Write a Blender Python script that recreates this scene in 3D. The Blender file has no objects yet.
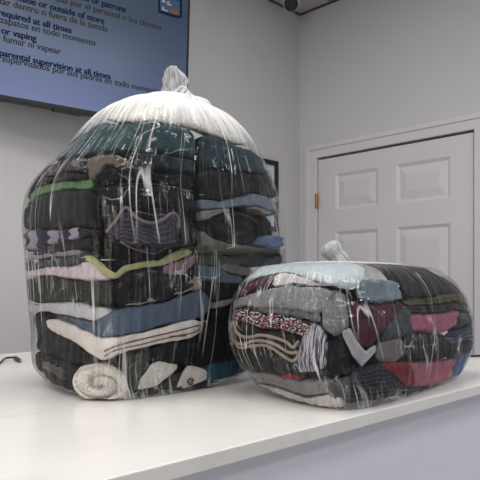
import bpy, bmesh, math, random
import numpy as np
from mathutils import Vector, Matrix, noise
random.seed(7)
SC = bpy.context.scene
COL = SC.collection
PI = math.pi
# ------------------------------------------------------------------ camera frame
EYE = 1.25; FPX = 627.0; U0 = 240.0; V0 = 288.0
ang = math.radians(45.2)                      # heading of the lens, from +Y towards +X
F2 = np.array([math.sin(ang), math.cos(ang)]); R2 = np.array([math.cos(ang), -math.sin(ang)])
CT = 1.04                                     # counter top height
WALL_Y = 2.5; WALL_X = 3.05; CEIL = 2.96

def ray(u, v):
    d2 = F2 + (u-U0)/FPX*R2
    return np.array([d2[0], d2[1], (V0-v)/FPX])
def on_y(u, v, y): r = ray(u, v); return r*(y/r[1]) + np.array([0, 0, EYE])
def on_x(u, v, x): r = ray(u, v); return r*(x/r[0]) + np.array([0, 0, EYE])
def on_z(u, v, z): r = ray(u, v); return r*((z-EYE)/r[2]) + np.array([0, 0, EYE])
def at_d(u, v, d): return ray(u, v)*d + np.array([0, 0, EYE])

# ------------------------------------------------------------------ materials
def lin(c):
    return tuple(((x/255)/12.92 if x/255 <= .04045 else ((x/255+.055)/1.055)**2.4) for x in c) + (1,)
MATS = {}
class NT:
    def __init__(s, name):
        s.m = bpy.data.materials.new(name); s.m.use_nodes = True
        s.t = s.m.node_tree; s.t.nodes.clear()
        s.out = s.n('ShaderNodeOutputMaterial')
    def n(s, typ, **kw):
        nd = s.t.nodes.new(typ)
        for k, v in kw.items():
            if k in nd.inputs: nd.inputs[k].default_value = v
            else: setattr(nd, k, v)
        return nd
    def l(s, a, b): s.t.links.new(a, b)
    def math(s, op, a, b=None, clamp=False):
        nd = s.n('ShaderNodeMath', operation=op); nd.use_clamp = clamp
        for i, x in enumerate((a, b)):
            if x is None: continue
            if isinstance(x, (int, float)): nd.inputs[i].default_value = x
            else: s.l(x, nd.inputs[i])
        return nd.outputs[0]
    def mapping(s, src, scale):
        mp = s.n('ShaderNodeMapping'); mp.inputs['Scale'].default_value = scale
        s.l(src, mp.inputs['Vector']); return mp.outputs[0]
    def noise(s, vec, scale, detail=3, rough=.5):
        nd = s.n('ShaderNodeTexNoise'); nd.inputs['Scale'].default_value = scale
        nd.inputs['Detail'].default_value = detail; nd.inputs['Roughness'].default_value = rough
        if vec is not None: s.l(vec, nd.inputs['Vector'])
        return nd.outputs['Fac']
    def ramp(s, fac, stops, interp='LINEAR'):
        r = s.n('ShaderNodeValToRGB'); r.color_ramp.interpolation = interp
        el = r.color_ramp.elements
        while len(el) < len(stops): el.new(.5)
        for e, (p, c) in zip(el, stops): e.position = p; e.color = c
        s.l(fac, r.inputs[0]); return r.outputs[0]
    def mix(s, fac, a, b):
        m = s.n('ShaderNodeMix', data_type='RGBA')
        for idx, x in ((0, fac), (6, a), (7, b)):
            if isinstance(x, (int, float)): m.inputs[idx].default_value = x
            elif isinstance(x, tuple): m.inputs[idx].default_value = x
            else: s.l(x, m.inputs[idx])
        return m.outputs[2]
    def bump(s, h, strength=.3, dist=.01):
        b = s.n('ShaderNodeBump'); b.inputs['Strength'].default_value = strength; b.inputs['Distance'].default_value = dist
        s.l(h, b.inputs['Height']); return b.outputs[0]

def plain(name, c, rough=.5, var=.05, metal=0, bump=0, scale=8):
    if name in MATS: return MATS[name]
    t = NT(name); p = t.n('ShaderNodeBsdfPrincipled'); p.inputs['Roughness'].default_value = rough; p.inputs['Metallic'].default_value = metal
    tc = t.n('ShaderNodeTexCoord').outputs['Object']; nz = t.noise(tc, scale, 4)
    L = lin(c); lo = tuple(x*(1-var) for x in L[:3])+(1,); hi = tuple(min(1, x*(1+var)) for x in L[:3])+(1,)
    t.l(t.mix(nz, lo, hi), p.inputs['Base Color'])
    if bump: t.l(t.bump(t.noise(tc, 220, 3), bump, .002), p.inputs['Normal'])
    t.l(p.outputs[0], t.out.inputs[0]); MATS[name] = t.m; return t.m

def cloth(c, kind='plain', c2=(255, 255, 255), c3=(20, 20, 20), nx=6, ny=6):
    """woven / knitted cloth. UV x runs along the fold, y from its lower to its upper edge"""
    key = 'cloth_%s_%s_%s_%s_%s_%s' % (kind, c, c2, c3, nx, ny)
    if key in MATS: return MATS[key]
    t = NT(kind+'_cloth'); p = t.n('ShaderNodeBsdfPrincipled'); p.inputs['Roughness'].default_value = .92
    p.inputs['Sheen Weight'].default_value = .03; p.inputs['Specular IOR Level'].default_value = .25
    tc = t.n('ShaderNodeTexCoord'); ob = tc.outputs['Object']; uv = tc.outputs['UV']
    def mute(q): g = .3*q[0]+.59*q[1]+.11*q[2]; return tuple(x*.8+g*.2 for x in q)
    A, B, Cc = lin(mute(c)), lin(mute(c2)), lin(mute(c3))
    dark = tuple(x*.72 for x in A[:3])+(1,); lite = tuple(min(1, x*1.25+.004) for x in A[:3])+(1,)
    col = t.mix(t.noise(ob, 35, 4), dark, lite)
    hgt = t.noise(ob, 500, 2)
    sep = t.n('ShaderNodeSeparateXYZ'); t.l(uv, sep.inputs[0]); ux, uy = sep.outputs[0], sep.outputs[1]
    def band(coord, n, width, soft=.04):
        f = t.math('FRACT', t.math('MULTIPLY', coord, n))
        return t.math('LESS_THAN', f, width)
    wob = t.math('MULTIPLY', t.math('SUBTRACT', t.noise(ob, 25, 2), .5), .35)
    if kind == 'heather':
        nz = t.noise(t.mapping(ob, (1, 1, .4)), 600, 2); col = t.mix(t.ramp(nz, [(.35, (0, 0, 0, 1)), (.65, (1, 1, 1, 1))]), col, B)
        hgt = nz
    elif kind == 'camo':
        n1 = t.noise(ob, 45, 1); n2 = t.noise(t.mapping(ob, (1.3, .9, 1.8)), 60, 1)
        col = t.mix(t.ramp(n1, [(.48, (0, 0, 0, 1)), (.5, (1, 1, 1, 1))]), col, B)
        col = t.mix(t.ramp(n2, [(.53, (0, 0, 0, 1)), (.55, (1, 1, 1, 1))]), col, Cc)
    elif kind == 'stripes':
        col = t.mix(band(t.math('ADD', uy, wob), ny, .45), col, B)
    elif kind == 'bars':
        col = t.mix(band(t.math('ADD', ux, t.math('MULTIPLY', wob, .3)), nx, .45), col, B)
    elif kind == 'plaid':
        b1 = band(ux, nx, .16); b2 = band(uy, ny, .16)
        col = t.mix(t.math('MULTIPLY', t.math('ADD', b1, b2), .5), col, B)
        b3 = band(t.math('ADD', ux, .03), nx, .5); col = t.mix(t.math('MULTIPLY', b3, .5), col, Cc)
    elif kind == 'knit':
        w1 = t.noise(t.mapping(uv, (nx, ny, 1)), 1, 1)
        w2 = t.noise(t.mapping(uv, (nx*2.1, ny*1.8, 1)), 1, 1)
        bn = band(t.math('ADD', uy, t.math('MULTIPLY', wob, .6)), 2.0, .5)
        m1 = t.ramp(w1, [(.46, (0, 0, 0, 1)), (.48, (1, 1, 1, 1))]); col = t.mix(t.math('MULTIPLY', m1, bn), col, B)
        m2 = t.ramp(w2, [(.55, (0, 0, 0, 1)), (.57, (1, 1, 1, 1))]); col = t.mix(m2, col, Cc)
    elif kind == 'sherpa':
        v = t.n('ShaderNodeTexVoronoi'); v.inputs['Scale'].default_value = 190; t.l(ob, v.inputs['Vector'])
        hgt = v.outputs['Distance']; col = t.mix(t.math('MULTIPLY', hgt, .2), col, dark)
        t.l(t.bump(hgt, .6, .003), p.inputs['Normal'])
    elif kind == 'fuzzy':
        nz = t.noise(t.mapping(uv, (nx, 1.2, 1)), 1, 4, .7)
        col = t.mix(t.ramp(nz, [(.45, (0, 0, 0, 1)), (.56, (1, 1, 1, 1))]), col, B)
    elif kind == 'denim':
        col = t.mix(t.math('MULTIPLY', t.noise(ob, 18, 5, .7), .6), col, B)
    if kind != 'sherpa':
        h2 = t.math('ADD', t.math('MULTIPLY', hgt, .25), t.noise(ob, 60, 3))
        t.l(t.bump(h2, .75, .008), p.inputs['Normal'])
    t.l(col, p.inputs['Base Color']); t.l(p.outputs[0], t.out.inputs[0]); MATS[key] = t.m; return t.m

def plastic():
    """thin clear film, whiter where it bunches up (gather attribute), wrinkle highlights painted as white streaks"""
    if 'film' in MATS: return MATS['film']
    t = NT('clear_plastic_film')
    uv = t.n('ShaderNodeTexCoord').outputs['UV']
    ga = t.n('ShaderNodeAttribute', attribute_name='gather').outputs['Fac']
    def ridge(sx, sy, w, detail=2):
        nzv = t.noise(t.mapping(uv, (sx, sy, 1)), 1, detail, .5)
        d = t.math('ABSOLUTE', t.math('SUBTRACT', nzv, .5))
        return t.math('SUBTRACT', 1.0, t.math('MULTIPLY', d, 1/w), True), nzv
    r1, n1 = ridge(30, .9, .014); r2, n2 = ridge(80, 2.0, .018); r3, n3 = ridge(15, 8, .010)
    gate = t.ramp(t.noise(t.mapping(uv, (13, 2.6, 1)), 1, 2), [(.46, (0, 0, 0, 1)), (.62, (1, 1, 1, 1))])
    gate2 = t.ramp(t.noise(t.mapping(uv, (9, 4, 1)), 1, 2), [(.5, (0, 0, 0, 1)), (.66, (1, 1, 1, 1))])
    painted_hl = t.math('ADD', t.math('ADD', t.math('MULTIPLY', t.math('MULTIPLY', r1, gate), .75), t.math('MULTIPLY', t.math('MULTIPLY', r2, gate2), .6)), t.math('MULTIPLY', t.math('MULTIPLY', r3, gate2), .5), True)  # wrinkle highlights painted as white streaks, mixed into the haze below
    painted_hl = t.math('MULTIPLY', painted_hl, t.math('ADD', 1.0, t.math('MULTIPLY', ga, 1.5)), True)
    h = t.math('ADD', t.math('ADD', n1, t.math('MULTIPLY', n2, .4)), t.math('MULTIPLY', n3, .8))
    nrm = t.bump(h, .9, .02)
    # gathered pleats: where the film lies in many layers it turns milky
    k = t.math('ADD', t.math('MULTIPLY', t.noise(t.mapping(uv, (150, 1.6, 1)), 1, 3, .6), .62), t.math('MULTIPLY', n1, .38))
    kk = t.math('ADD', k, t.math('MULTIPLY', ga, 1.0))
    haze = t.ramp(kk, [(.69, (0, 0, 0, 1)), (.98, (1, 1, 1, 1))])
    haze = t.math('ADD', t.math('ADD', t.math('MULTIPLY', haze, .85), painted_hl), .008, True)
    tr = t.n('ShaderNodeBsdfTransparent'); tr.inputs[0].default_value = (.985, .987, .988, 1)
    gl = t.n('ShaderNodeBsdfGlossy'); gl.inputs['Roughness'].default_value = .07; t.l(nrm, gl.inputs['Normal'])
    fr = t.n('ShaderNodeFresnel'); fr.inputs['IOR'].default_value = 1.22
    lw = t.math('ADD', t.math('ADD', t.math('MULTIPLY', fr.outputs[0], .55), .02), t.math('MULTIPLY', painted_hl, .3), True)
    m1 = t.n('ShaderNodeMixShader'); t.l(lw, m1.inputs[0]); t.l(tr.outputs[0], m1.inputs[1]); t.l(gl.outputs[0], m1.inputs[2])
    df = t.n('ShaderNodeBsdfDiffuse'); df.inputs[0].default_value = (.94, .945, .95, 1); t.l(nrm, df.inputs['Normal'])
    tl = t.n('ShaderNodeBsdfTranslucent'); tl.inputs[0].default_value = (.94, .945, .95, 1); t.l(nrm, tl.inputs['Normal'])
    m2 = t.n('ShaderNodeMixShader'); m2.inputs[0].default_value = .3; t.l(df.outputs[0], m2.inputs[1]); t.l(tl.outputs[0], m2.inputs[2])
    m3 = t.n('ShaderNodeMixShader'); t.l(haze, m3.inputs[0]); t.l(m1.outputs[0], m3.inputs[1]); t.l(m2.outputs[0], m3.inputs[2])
    t.l(m3.outputs[0], t.out.inputs[0]); MATS['film'] = t.m; return t.m

# ------------------------------------------------------------------ object helpers
def tag(o, label=None, cat=None, group=None, kind=None):
    for k, v in (('label', label), ('category', cat), ('group', group), ('kind', kind)):
        if v: o[k] = v
    return o
def link(name, me, mat, parent=None, smooth=True):
    o = bpy.data.objects.new(name, me); COL.objects.link(o)
    if mat: me.materials.append(mat)
    if smooth:
        for p in me.polygons: p.use_smooth = True
    if parent:
        o.parent = parent; o.matrix_parent_inverse = parent.matrix_world.inverted()
    return o
def centre(o):
    """put the origin at the base centre of the mesh"""
    me = o.data; n = len(me.vertices); a = np.empty(n*3); me.vertices.foreach_get('co', a); a = a.reshape(-1, 3)
    c = (a.min(0)+a.max(0))/2; c[2] = a[:, 2].min(); a -= c
    me.vertices.foreach_set('co', a.ravel()); o.location = o.location + Vector(c); me.update()
    bpy.context.view_layer.update()
    return o
def empty(name, loc):
    o = bpy.data.objects.new(name, None); COL.objects.link(o); o.location = loc; o.empty_display_size = .05
    bpy.context.view_layer.update(); return o
def grid_mesh(name, P, wrap_u=False, wrap_v=False, uvs=None):
    """P: (n, m, 3) array -> quad mesh"""
    n, m, _ = P.shape
    fs = []
    for i in range(n if wrap_u else n-1):
        for j in range(m if wrap_v else m-1):
            a, b = i*m+j, ((i+1) % n)*m+j; c, d = ((i+1) % n)*m+(j+1) % m, i*m+(j+1) % m
            fs.append((a, b, c, d))
    me = bpy.data.meshes.new(name); me.from_pydata(P.reshape(-1, 3).tolist(), [], fs)
    if uvs is not None:
        ul = me.uv_layers.new(name='UVMap'); U = uvs.reshape(-1, 2)
        # unwrap the seam per face so the pattern does not smear
        k = 0; data = np.empty((len(fs)*4, 2))
        for f in fs:
            q = U[list(f)].copy()
            for ax, wr in ((0, wrap_u), (1, wrap_v)):
                if wr and q[:, ax].max()-q[:, ax].min() > .5*uvs[..., ax].max(): q[q[:, ax] < .5*uvs[..., ax].max(), ax] += uvs[..., ax].max()+ (1./n if ax == 0 else 0)
            data[k:k+4] = q; k += 4
        ul.data.foreach_set('uv', data.ravel())
    me.validate(); me.update(); return me
def box_bm(bm, lo, hi, bev=0):
    r = bmesh.ops.create_cube(bm, size=1.0); vs = r['verts']
    for v in vs:
        for k in range(3): v.co[k] = lo[k] if v.co[k] < 0 else hi[k]
    if bev:
        es = list({e for v in vs for e in v.link_edges}); bmesh.ops.bevel(bm, geom=es, offset=bev, segments=3, affect='EDGES', profile=.5)
def box(name, lo, hi, mat, parent=None, bev=0):
    lo, hi = [min(a, b) for a, b in zip(lo, hi)], [max(a, b) for a, b in zip(lo, hi)]
    bm = bmesh.new(); box_bm(bm, lo, hi, bev); me = bpy.data.meshes.new(name); bm.to_mesh(me); bm.free()
    return link(name, me, mat, parent, smooth=False)
def tube(name, pts, rad, mat, parent=None, seg=10):
    """round tube along points (catmull-rom smoothed), radius number or list"""
    pts = np.array(pts, float); rad = np.full(len(pts), rad) if np.isscalar(rad) else np.array(rad, float)
    ext = np.vstack([2*pts[0]-pts[1], pts, 2*pts[-1]-pts[-2]]); S = []; Rr = []
    for i in range(1, len(ext)-2):
        p0, p1, p2, p3 = ext[i-1:i+3]
        for k in range(6):
            x = k/6; S.append(.5*(2*p1+(p2-p0)*x+(2*p0-5*p1+4*p2-p3)*x*x+(3*p1-p0-3*p2+p3)*x**3))
            Rr.append(rad[i-1]*(1-x)+rad[i]*x)
    S.append(pts[-1]); Rr.append(rad[-1]); S = np.array(S)
    T = np.gradient(S, axis=0); T /= np.linalg.norm(T, axis=1)[:, None]+1e-9
    up = np.array([0, 0, 1.]); P = np.zeros((len(S)+2, seg, 3))
    for i in range(len(S)):
        a = np.cross(T[i], up)
        if np.linalg.norm(a) < .1: a = np.cross(T[i], [1., 0, 0])
        a /= np.linalg.norm(a); b = np.cross(a, T[i])
        for j in range(seg):
            q = 2*PI*j/seg; P[i+1, j] = S[i]+Rr[i]*(math.cos(q)*a+math.sin(q)*b)
    P[0] = S[0]; P[-1] = S[-1]
    return link(name, grid_mesh(name, P, wrap_v=True), mat, parent)
def nz3(x, y, z=0.0): return noise.noise(Vector((x, y, z)))

# ------------------------------------------------------------------ the room
M_wall = plain('wall_paint', (212, 211, 218), .85, .02, bump=.05, scale=2)
M_wall2 = plain('wall_paint_back', (203, 201, 203), .85, .02, bump=.05, scale=2)
M_ceil = plain('ceiling_tile', (190, 188, 184), .9, .06, bump=.3, scale=30)
M_floor = plain('floor_vinyl', (120, 116, 112), .5, .1)
M_white = plain('door_paint', (222, 219, 223), .45, .015)
M_black = plain('black_plastic', (14, 14, 15), .35, .1)
M_gap = plain('dark_gap', (10, 10, 11), .9, .1)
S = 'structure'
tag(box('floor', (-3, -3, -.05), (WALL_X, WALL_Y, 0), M_floor), kind=S)
tag(box('wall_back', (-3, WALL_Y, 0), (WALL_X+.1, WALL_Y+.1, CEIL+.1), M_wall2), kind=S)
DY0, DY1 = 1.384, 2.358; DTOP = 2.03
bm = bmesh.new()
box_bm(bm, (WALL_X, -3, 0), (WALL_X+.1, DY0-.012, CEIL+.1)); box_bm(bm, (WALL_X, DY1+.006, 0), (WALL_X+.1, WALL_Y, CEIL+.1))
box_bm(bm, (WALL_X, DY0-.012, DTOP+.014), (WALL_X+.1, DY1+.006, CEIL+.1))
me = bpy.data.meshes.new('wall_right'); bm.to_mesh(me); bm.free(); tag(link('wall_right', me, M_wall, smooth=False), kind=S)
tag(box('ceiling', (-3, -3, CEIL), (WALL_X, WALL_Y, CEIL+.06), M_ceil), kind=S)
M_trim = plain('ceiling_angle', (84, 82, 82), .6, .05)
tag(box('trim_1', (-3, WALL_Y-.016, CEIL-.007), (WALL_X, WALL_Y, CEIL), M_trim), kind=S)
tag(box('trim_2', (WALL_X-.016, -3, CEIL-.007), (WALL_X, WALL_Y-.022, CEIL), M_trim), kind=S)
tag(box('trim_3', (-3, WALL_Y-.27, CEIL-.006), (WALL_X-.022, WALL_Y-.25, CEIL), plain('tile_rail', (128, 126, 124), .6)), kind=S)
# --- six panel door
def door():
    d = empty('door_1', (WALL_X, (DY0+DY1)/2, 0)); tag(d, 'white six-panel door with brass hinge in the right wall', 'door', kind=S)
    P1 = (2.231, 1.937); P2 = (1.822, 1.506)
    rows = [(DTOP-.10, DTOP-.315), (DTOP-.445, .98), (.82, .24)]
    ys = sorted([DY0, P2[1], P2[0], P1[1], P1[0], DY1]); zs = sorted([.01, DTOP]+[z for r in rows for z in r])
    bm = bmesh.new(); x = WALL_X+.004
    def quad(pts): bm.faces.new([bm.verts.new(p) for p in pts])
    for i in range(5):
        for j in range(len(zs)-1):
            y0, y1, z0, z1 = ys[i], ys[i+1], zs[j], zs[j+1]
            if i in (1, 3) and j % 2 == 1:
                # moulded panel: ogee down, flat, then raised field
                lev = [(0, 0), (.006, .004), (.016, .011), (.02, .012), (.026, .010), (.062, .0015)]
                loops = [[(x+dx, y0+ins, z0+ins), (x+dx, y1-ins, z0+ins), (x+dx, y1-ins, z1-ins), (x+dx, y0+ins, z1-ins)] for ins, dx in lev]
                for a, b in zip(loops, loops[1:]):
                    for k in range(4): quad([a[k], a[(k+1) % 4], b[(k+1) % 4], b[k]])
                quad(loops[-1])
            else: quad([(x, y0, z0), (x, y1, z0), (x, y1, z1), (x, y0, z1)])
    box_bm(bm, (x+.013, DY0, .01), (x+.045, DY1, DTOP))
    quad([(x, DY0, .01), (x, DY0, DTOP), (x+.014, DY0, DTOP), (x+.014, DY0, .01)]); quad([(x, DY1, .01), (x, DY1, DTOP), (x+.014, DY1, DTOP), (x+.014, DY1, .01)])
    quad([(x, DY0, DTOP), (x, DY1, DTOP), (x+.014, DY1, DTOP), (x+.014, DY0, DTOP)])
    bmesh.ops.remove_doubles(bm, verts=bm.verts, dist=1e-5); bmesh.ops.recalc_face_normals(bm, faces=bm.faces)
    me = bpy.data.meshes.new('door_leaf'); bm.to_mesh(me); bm.free(); link('door_leaf', me, M_white, d, smooth=False)
    # casing: stepped profile, mitred look from two nested boards
    for nm, dy0, dy1, z0, z1 in (('casing_side', DY1+.004, DY1+.088, 0, DTOP+.092), ('casing_side', DY0-.094, DY0-.010, 0, DTOP+.092), ('casing_head', DY0-.010, DY1+.004, DTOP+.012, DTOP+.092)):
        bm = bmesh.new(); box_bm(bm, (WALL_X-.012, dy0, z0), (WALL_X-.0005, dy1, z1), .003)
        if nm == 'casing_head': box_bm(bm, (WALL_X-.02, dy0-.05, z1-.03), (WALL_X-.0115, dy1+.05, z1-.002), .003)
        elif dy0 > DY0: box_bm(bm, (WALL_X-.02, dy1-.03, z0), (WALL_X-.0115, dy1-.002, z1-.002), .003)
        else: box_bm(bm, (WALL_X-.02, dy0+.002, z0), (WALL_X-.0115, dy0+.03, z1-.002), .003)
        me = bpy.data.meshes.new(nm); bm.to_mesh(me); bm.free(); link(nm, me, M_white, d, smooth=False)
    box('door_gap', (WALL_X+.05, DY0-.012, 0), (WALL_X+.07, DY1+.006, DTOP+.014), M_gap, d)
    # hinge: two leaves and a knuckle barrel
    brass = plain('brass', (190, 150, 80), .35, .1, metal=.8)
    hz = on_x(319, 201, WALL_X)[2]
    bm = bmesh.new(); box_bm(bm, (WALL_X-.0145, DY1-.012, hz-.045), (WALL_X-.011, DY1+.014, hz+.045), .001)
    for k in range(5):
        r = bmesh.ops.create_cone(bm, cap_ends=True, segments=12, radius1=.0065, radius2=.0065, depth=.0165, matrix=Matrix.Translation((WALL_X-.0165, DY1-.002, hz-.036+k*.018)))
    me = bpy.data.meshes.new('hinge'); bm.to_mesh(me); bm.free(); h = link('hinge', me, brass, d, smooth=False); h['label'] = 'brass hinge'
door()

# --- counter
def quartz():
    t = NT('white_quartz'); p = t.n('ShaderNodeBsdfPrincipled'); p.inputs['Roughness'].default_value = .22
    ob = t.n('ShaderNodeTexCoord').outputs['Object']; w = t.noise(ob, 1.6, 6, .65)
    vein = t.ramp(t.math('ABSOLUTE', t.math('SUBTRACT', w, .5)), [(0, (1, 1, 1, 1)), (.012, (.35, .35, .35, 1)), (.05, (0, 0, 0, 1))])
    base = t.mix(t.noise(ob, 4, 4), lin((232, 229, 225)), lin((241, 239, 236)))
    t.l(t.mix(t.math('MULTIPLY', vein, .13), base, lin((170, 165, 160))), p.inputs['Base Color'])
    t.l(p.outputs[0], t.out.inputs[0]); return t.m
cn = empty('counter', (.5, 1.27, 0)); tag(cn, 'long white quartz-topped counter the two bags stand on', 'counter')
box('worktop', (-.9, .59, CT-.022), (1.86, 1.95, CT), quartz(), cn, .002)
box('cabinet_body', (-.88, .625, .0), (1.84, 1.9, CT-.022), plain('counter_panel', (236, 236, 246), .6, .02), cn)

# --- television on its wall arm
def television():
    tr = np.array([.9896, -.148, 0]); tr /= np.linalg.norm(tr)
    nrm0 = np.array([-tr[1], tr[0], 0])*-1.0       # towards the room
    pitch = math.radians(3)
    upv = np.array([0, 0, 1])*math.cos(pitch) + nrm0*math.sin(pitch)
    nrm = nrm0*math.cos(pitch) - np.array([0, 0, 1])*math.sin(pitch)
    r = ray(186.5, 131.5); br = r*(2.2/r[1]) + np.array([0, 0, EYE])      # lower right corner
    W, H = 1.40, .80
    mx = Matrix(((tr[0], upv[0], nrm[0], br[0]), (tr[1], upv[1], nrm[1], br[1]), (tr[2], upv[2], nrm[2], br[2]), (0, 0, 0, 1)))
    tv = bpy.data.objects.new('television', None); COL.objects.link(tv); tv.matrix_world = mx
    bpy.context.view_layer.update()
    tag(tv, 'large flat television showing store rules in two languages on back wall', 'television')
    def part(nm, lo, hi, mat, bev=0):
        bm = bmesh.new(); box_bm(bm, lo, hi, bev); me = bpy.data.meshes.new(nm); bm.to_mesh(me); bm.free()
        o = link(nm, me, mat, None, smooth=False); o.parent = tv; return o
    bz = .011
    bm = bmesh.new()     # bezel: shell with a front rim
    box_bm(bm, (-W, 0, -.05), (0, H, -.006), .006)
    for lo, hi in (((-W, 0, -.006), (0, bz+.006, .002)), ((-W, H-bz, -.006), (0, H, .002)), ((-W, 0, -.006), (-W+bz, H, .002)), ((-bz, 0, -.006), (0, H, .002))): box_bm(bm, lo, hi, .0015)
    me = bpy.data.meshes.new('casing'); bm.to_mesh(me); bm.free(); o = link('casing', me, M_black, None, smooth=False); o.parent = tv
    part('sensor_bar', (-.62, -.009, -.03), (-.5, .001, .001), M_black, .002)
    part('wall_arm', (-W*.6, H*.35, -.052-.139), (-W*.4, H*.65, -.05), M_black, .004)
    # lit screen
    t = NT('lit_screen'); e = t.n('ShaderNodeEmission')
    sp = t.n('ShaderNodeSeparateXYZ'); t.l(t.n('ShaderNodeTexCoord').outputs['Object'], sp.inputs[0])
    g = t.math('MULTIPLY', sp.outputs[1], 1/.5, True)
    c1 = t.ramp(g, [(0, lin((140, 152, 200))), (.3, lin((112, 126, 166))), (.62, lin((92, 108, 136))), (1, lin((66, 82, 104)))])
    gx = t.math('MULTIPLY', t.math('ADD', sp.outputs[0], .7), 1/.7, True)
    c2 = t.mix(t.math('MULTIPLY', gx, .42), c1, lin((62, 76, 96)))
    t.l(c2, e.inputs[0]); e.inputs[1].default_value = .72
    gl = t.n('ShaderNodeBsdfGlossy'); gl.inputs['Roughness'].default_value = .25; gl.inputs[0].default_value = (.5, .5, .5, 1)
    ms = t.n('ShaderNodeMixShader'); ms.inputs[0].default_value = .06; t.l(e.outputs[0], ms.inputs[1]); t.l(gl.outputs[0], ms.inputs[2]); t.l(ms.outputs[0], t.out.inputs[0])
    sc = part('screen', (-W+bz, bz+.006, -.004), (-bz, H-bz, .0), t.m)
    def emis(nm, c):
        if nm in MATS: return MATS[nm]
        q = NT(nm); e = q.n('ShaderNodeEmission'); e.inputs[1].default_value = .75
        q.l(q.mix(q.noise(q.n('ShaderNodeTexCoord').outputs['Object'], 4, 2), lin(c), lin(tuple(min(255, x+8) for x in c))), e.inputs[0]); q.l(e.outputs[0], q.out.inputs[0]); MATS[nm] = q.m; return q.m
    navy = emis('screen_navy', (24, 40, 68)); tan = emis('screen_brown', (64, 55, 52)); pale = emis('screen_pale', (150, 160, 175)); rust = emis('screen_rust', (122, 88, 62))
    inv = np.array(mx.inverted())
    def local(u, v):
        d = ray(u, v); o = np.array([0, 0, EYE]); k = np.dot(br-o, nrm)/np.dot(d, nrm); p = o+d*k
        return (inv @ np.append(p, 1))[:2]
    lines = [('off or patrons', 125.5, 12.5, navy, 1), ('ada por el personal o los clientes', 161.5, 30.5, tan, 0),
             ('inside or outside of store', 104, 24, navy, 1), ('tar dentro o fuera de la tienda', 107.5, 32, tan, 0),
             ('required at all times', 71.5, 33.5, navy, 1), ('zapatos en todo momento', 95.5, 46, tan, 0),
             ('or vaping', 36, 41.5, navy, 1), ('fumar ni vapear', 60.5, 54.5, tan, 0),
             ('parental supervision at all times', 110.5, 79.5, navy, 1), ('ser supervisados por sus padres en todo momento', 160, 94.5, tan, 0)]
    for body, u, v, mat, bold in lines:
        cu = bpy.data.curves.new('screen_text', 'FONT'); cu.body = body; cu.size = TXT; cu.align_x = 'RIGHT'; cu.offset = .0005 if bold else .0003; cu.extrude = .0002
        tmp = bpy.data.objects.new('tmp_text', cu); COL.objects.link(tmp); bpy.context.view_layer.update()
        me = bpy.data.meshes.new_from_object(tmp.evaluated_get(bpy.context.evaluated_depsgraph_get())); bpy.data.objects.remove(tmp)
        vs = [v.co.copy() for v in me.vertices]; fs = [tuple(p.vertices) for p in me.polygons]; n = len(vs)
        offs = [(0, 0, 0), (.0009, 0, .00005), (.0018, 0, .0001)] if bold else [(0, 0, 0), (.0009, 0, .00005)]
        me = bpy.data.meshes.new('screen_text'); me.from_pydata([tuple(v+Vector(o_)) for o_ in offs for v in vs], [], [tuple(i+k*n for i in f) for k in range(len(offs)) for f in fs])
        me.materials.clear(); o = link('screen_text', me, mat, None, smooth=False); o.parent = tv
        x, y = local(u, v); o.location = (x, y, .0008)
    # store emblem in the upper right of the screen
    def quad(px, z, mat, nm='screen_emblem'):
        me = bpy.data.meshes.new(nm); me.from_pydata([(*local(u, v), z) for u, v in px], [], [tuple(range(len(px)))]); o = link(nm, me, mat, None, smooth=False); o.parent = tv; return o
    em = quad([(158, -6), (182, -1), (182, 18.5), (175, 18), (158, 12.5)], .0008, navy)
    slate = emis('screen_slate', (70, 86, 108))
    for px, z, mt in (([(160, -3), (179.5, 1), (179.5, 16), (160, 10.5)], .0012, slate), ([(161, 2), (166, 3.2), (163.5, -2)], .0016, pale), ([(167, 1), (169, 1.5), (169, 4), (171.5, 4.6), (171.5, 6), (167, 5)], .0016, pale),
                      ([(162, 6.5), (164, 7), (164, 9.5), (168, 10.6), (168, 12), (162, 10.2)], .0016, pale), ([(170, 9), (178, 11), (178, 15.5), (170, 13)], .0016, rust)):
        quad(px, z, mt)
TXT = .0357
television()

# --- framed certificate on the back wall
def frame():
    a = on_y(276, 162, WALL_Y); X1, Z1 = a[0], a[2]; X0, Z0 = X1-.33, Z1-.42
    f = empty('picture_frame', ((X0+X1)/2, WALL_Y, Z0)); tag(f, 'black framed certificate on back wall beside the tall bag', 'picture frame')
    bm = bmesh.new(); w = .028
    for lo, hi in (((X0, Z0), (X1, Z0+w)), ((X0, Z1-w), (X1, Z1)), ((X0, Z0+w), (X0+w, Z1-w)), ((X1-w, Z0+w), (X1, Z1-w))): box_bm(bm, (lo[0], WALL_Y-.022, lo[1]), (hi[0], WALL_Y-.001, hi[1]), .002)
    me = bpy.data.meshes.new('frame'); bm.to_mesh(me); bm.free(); link('frame', me, M_black, f, smooth=False)
    m = box('mat_board', (X0+w, WALL_Y-.012, Z0+w), (X1-w, WALL_Y-.008, Z1-w), plain('mat_board', (205, 212, 216), .7), f)
    m2 = box('certificate', (X0+w+.025, WALL_Y-.0135, Z0+w+.03), (X1-w-.025, WALL_Y-.0121, Z1-w-.03), plain('pale_blue_paper', (172, 198, 212), .7), f)
    bm = bmesh.new()
    for k in range(5): box_bm(bm, (X0+.09, WALL_Y-.0142, Z1-.13-k*.045), (X1-.075, WALL_Y-.0136, Z1-.118-k*.045))
    me = bpy.data.meshes.new('ruled_lines'); bm.to_mesh(me); bm.free(); link('ruled_lines', me, plain('blue_ink', (120, 160, 185), .7), f, smooth=False)
frame()

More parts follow.
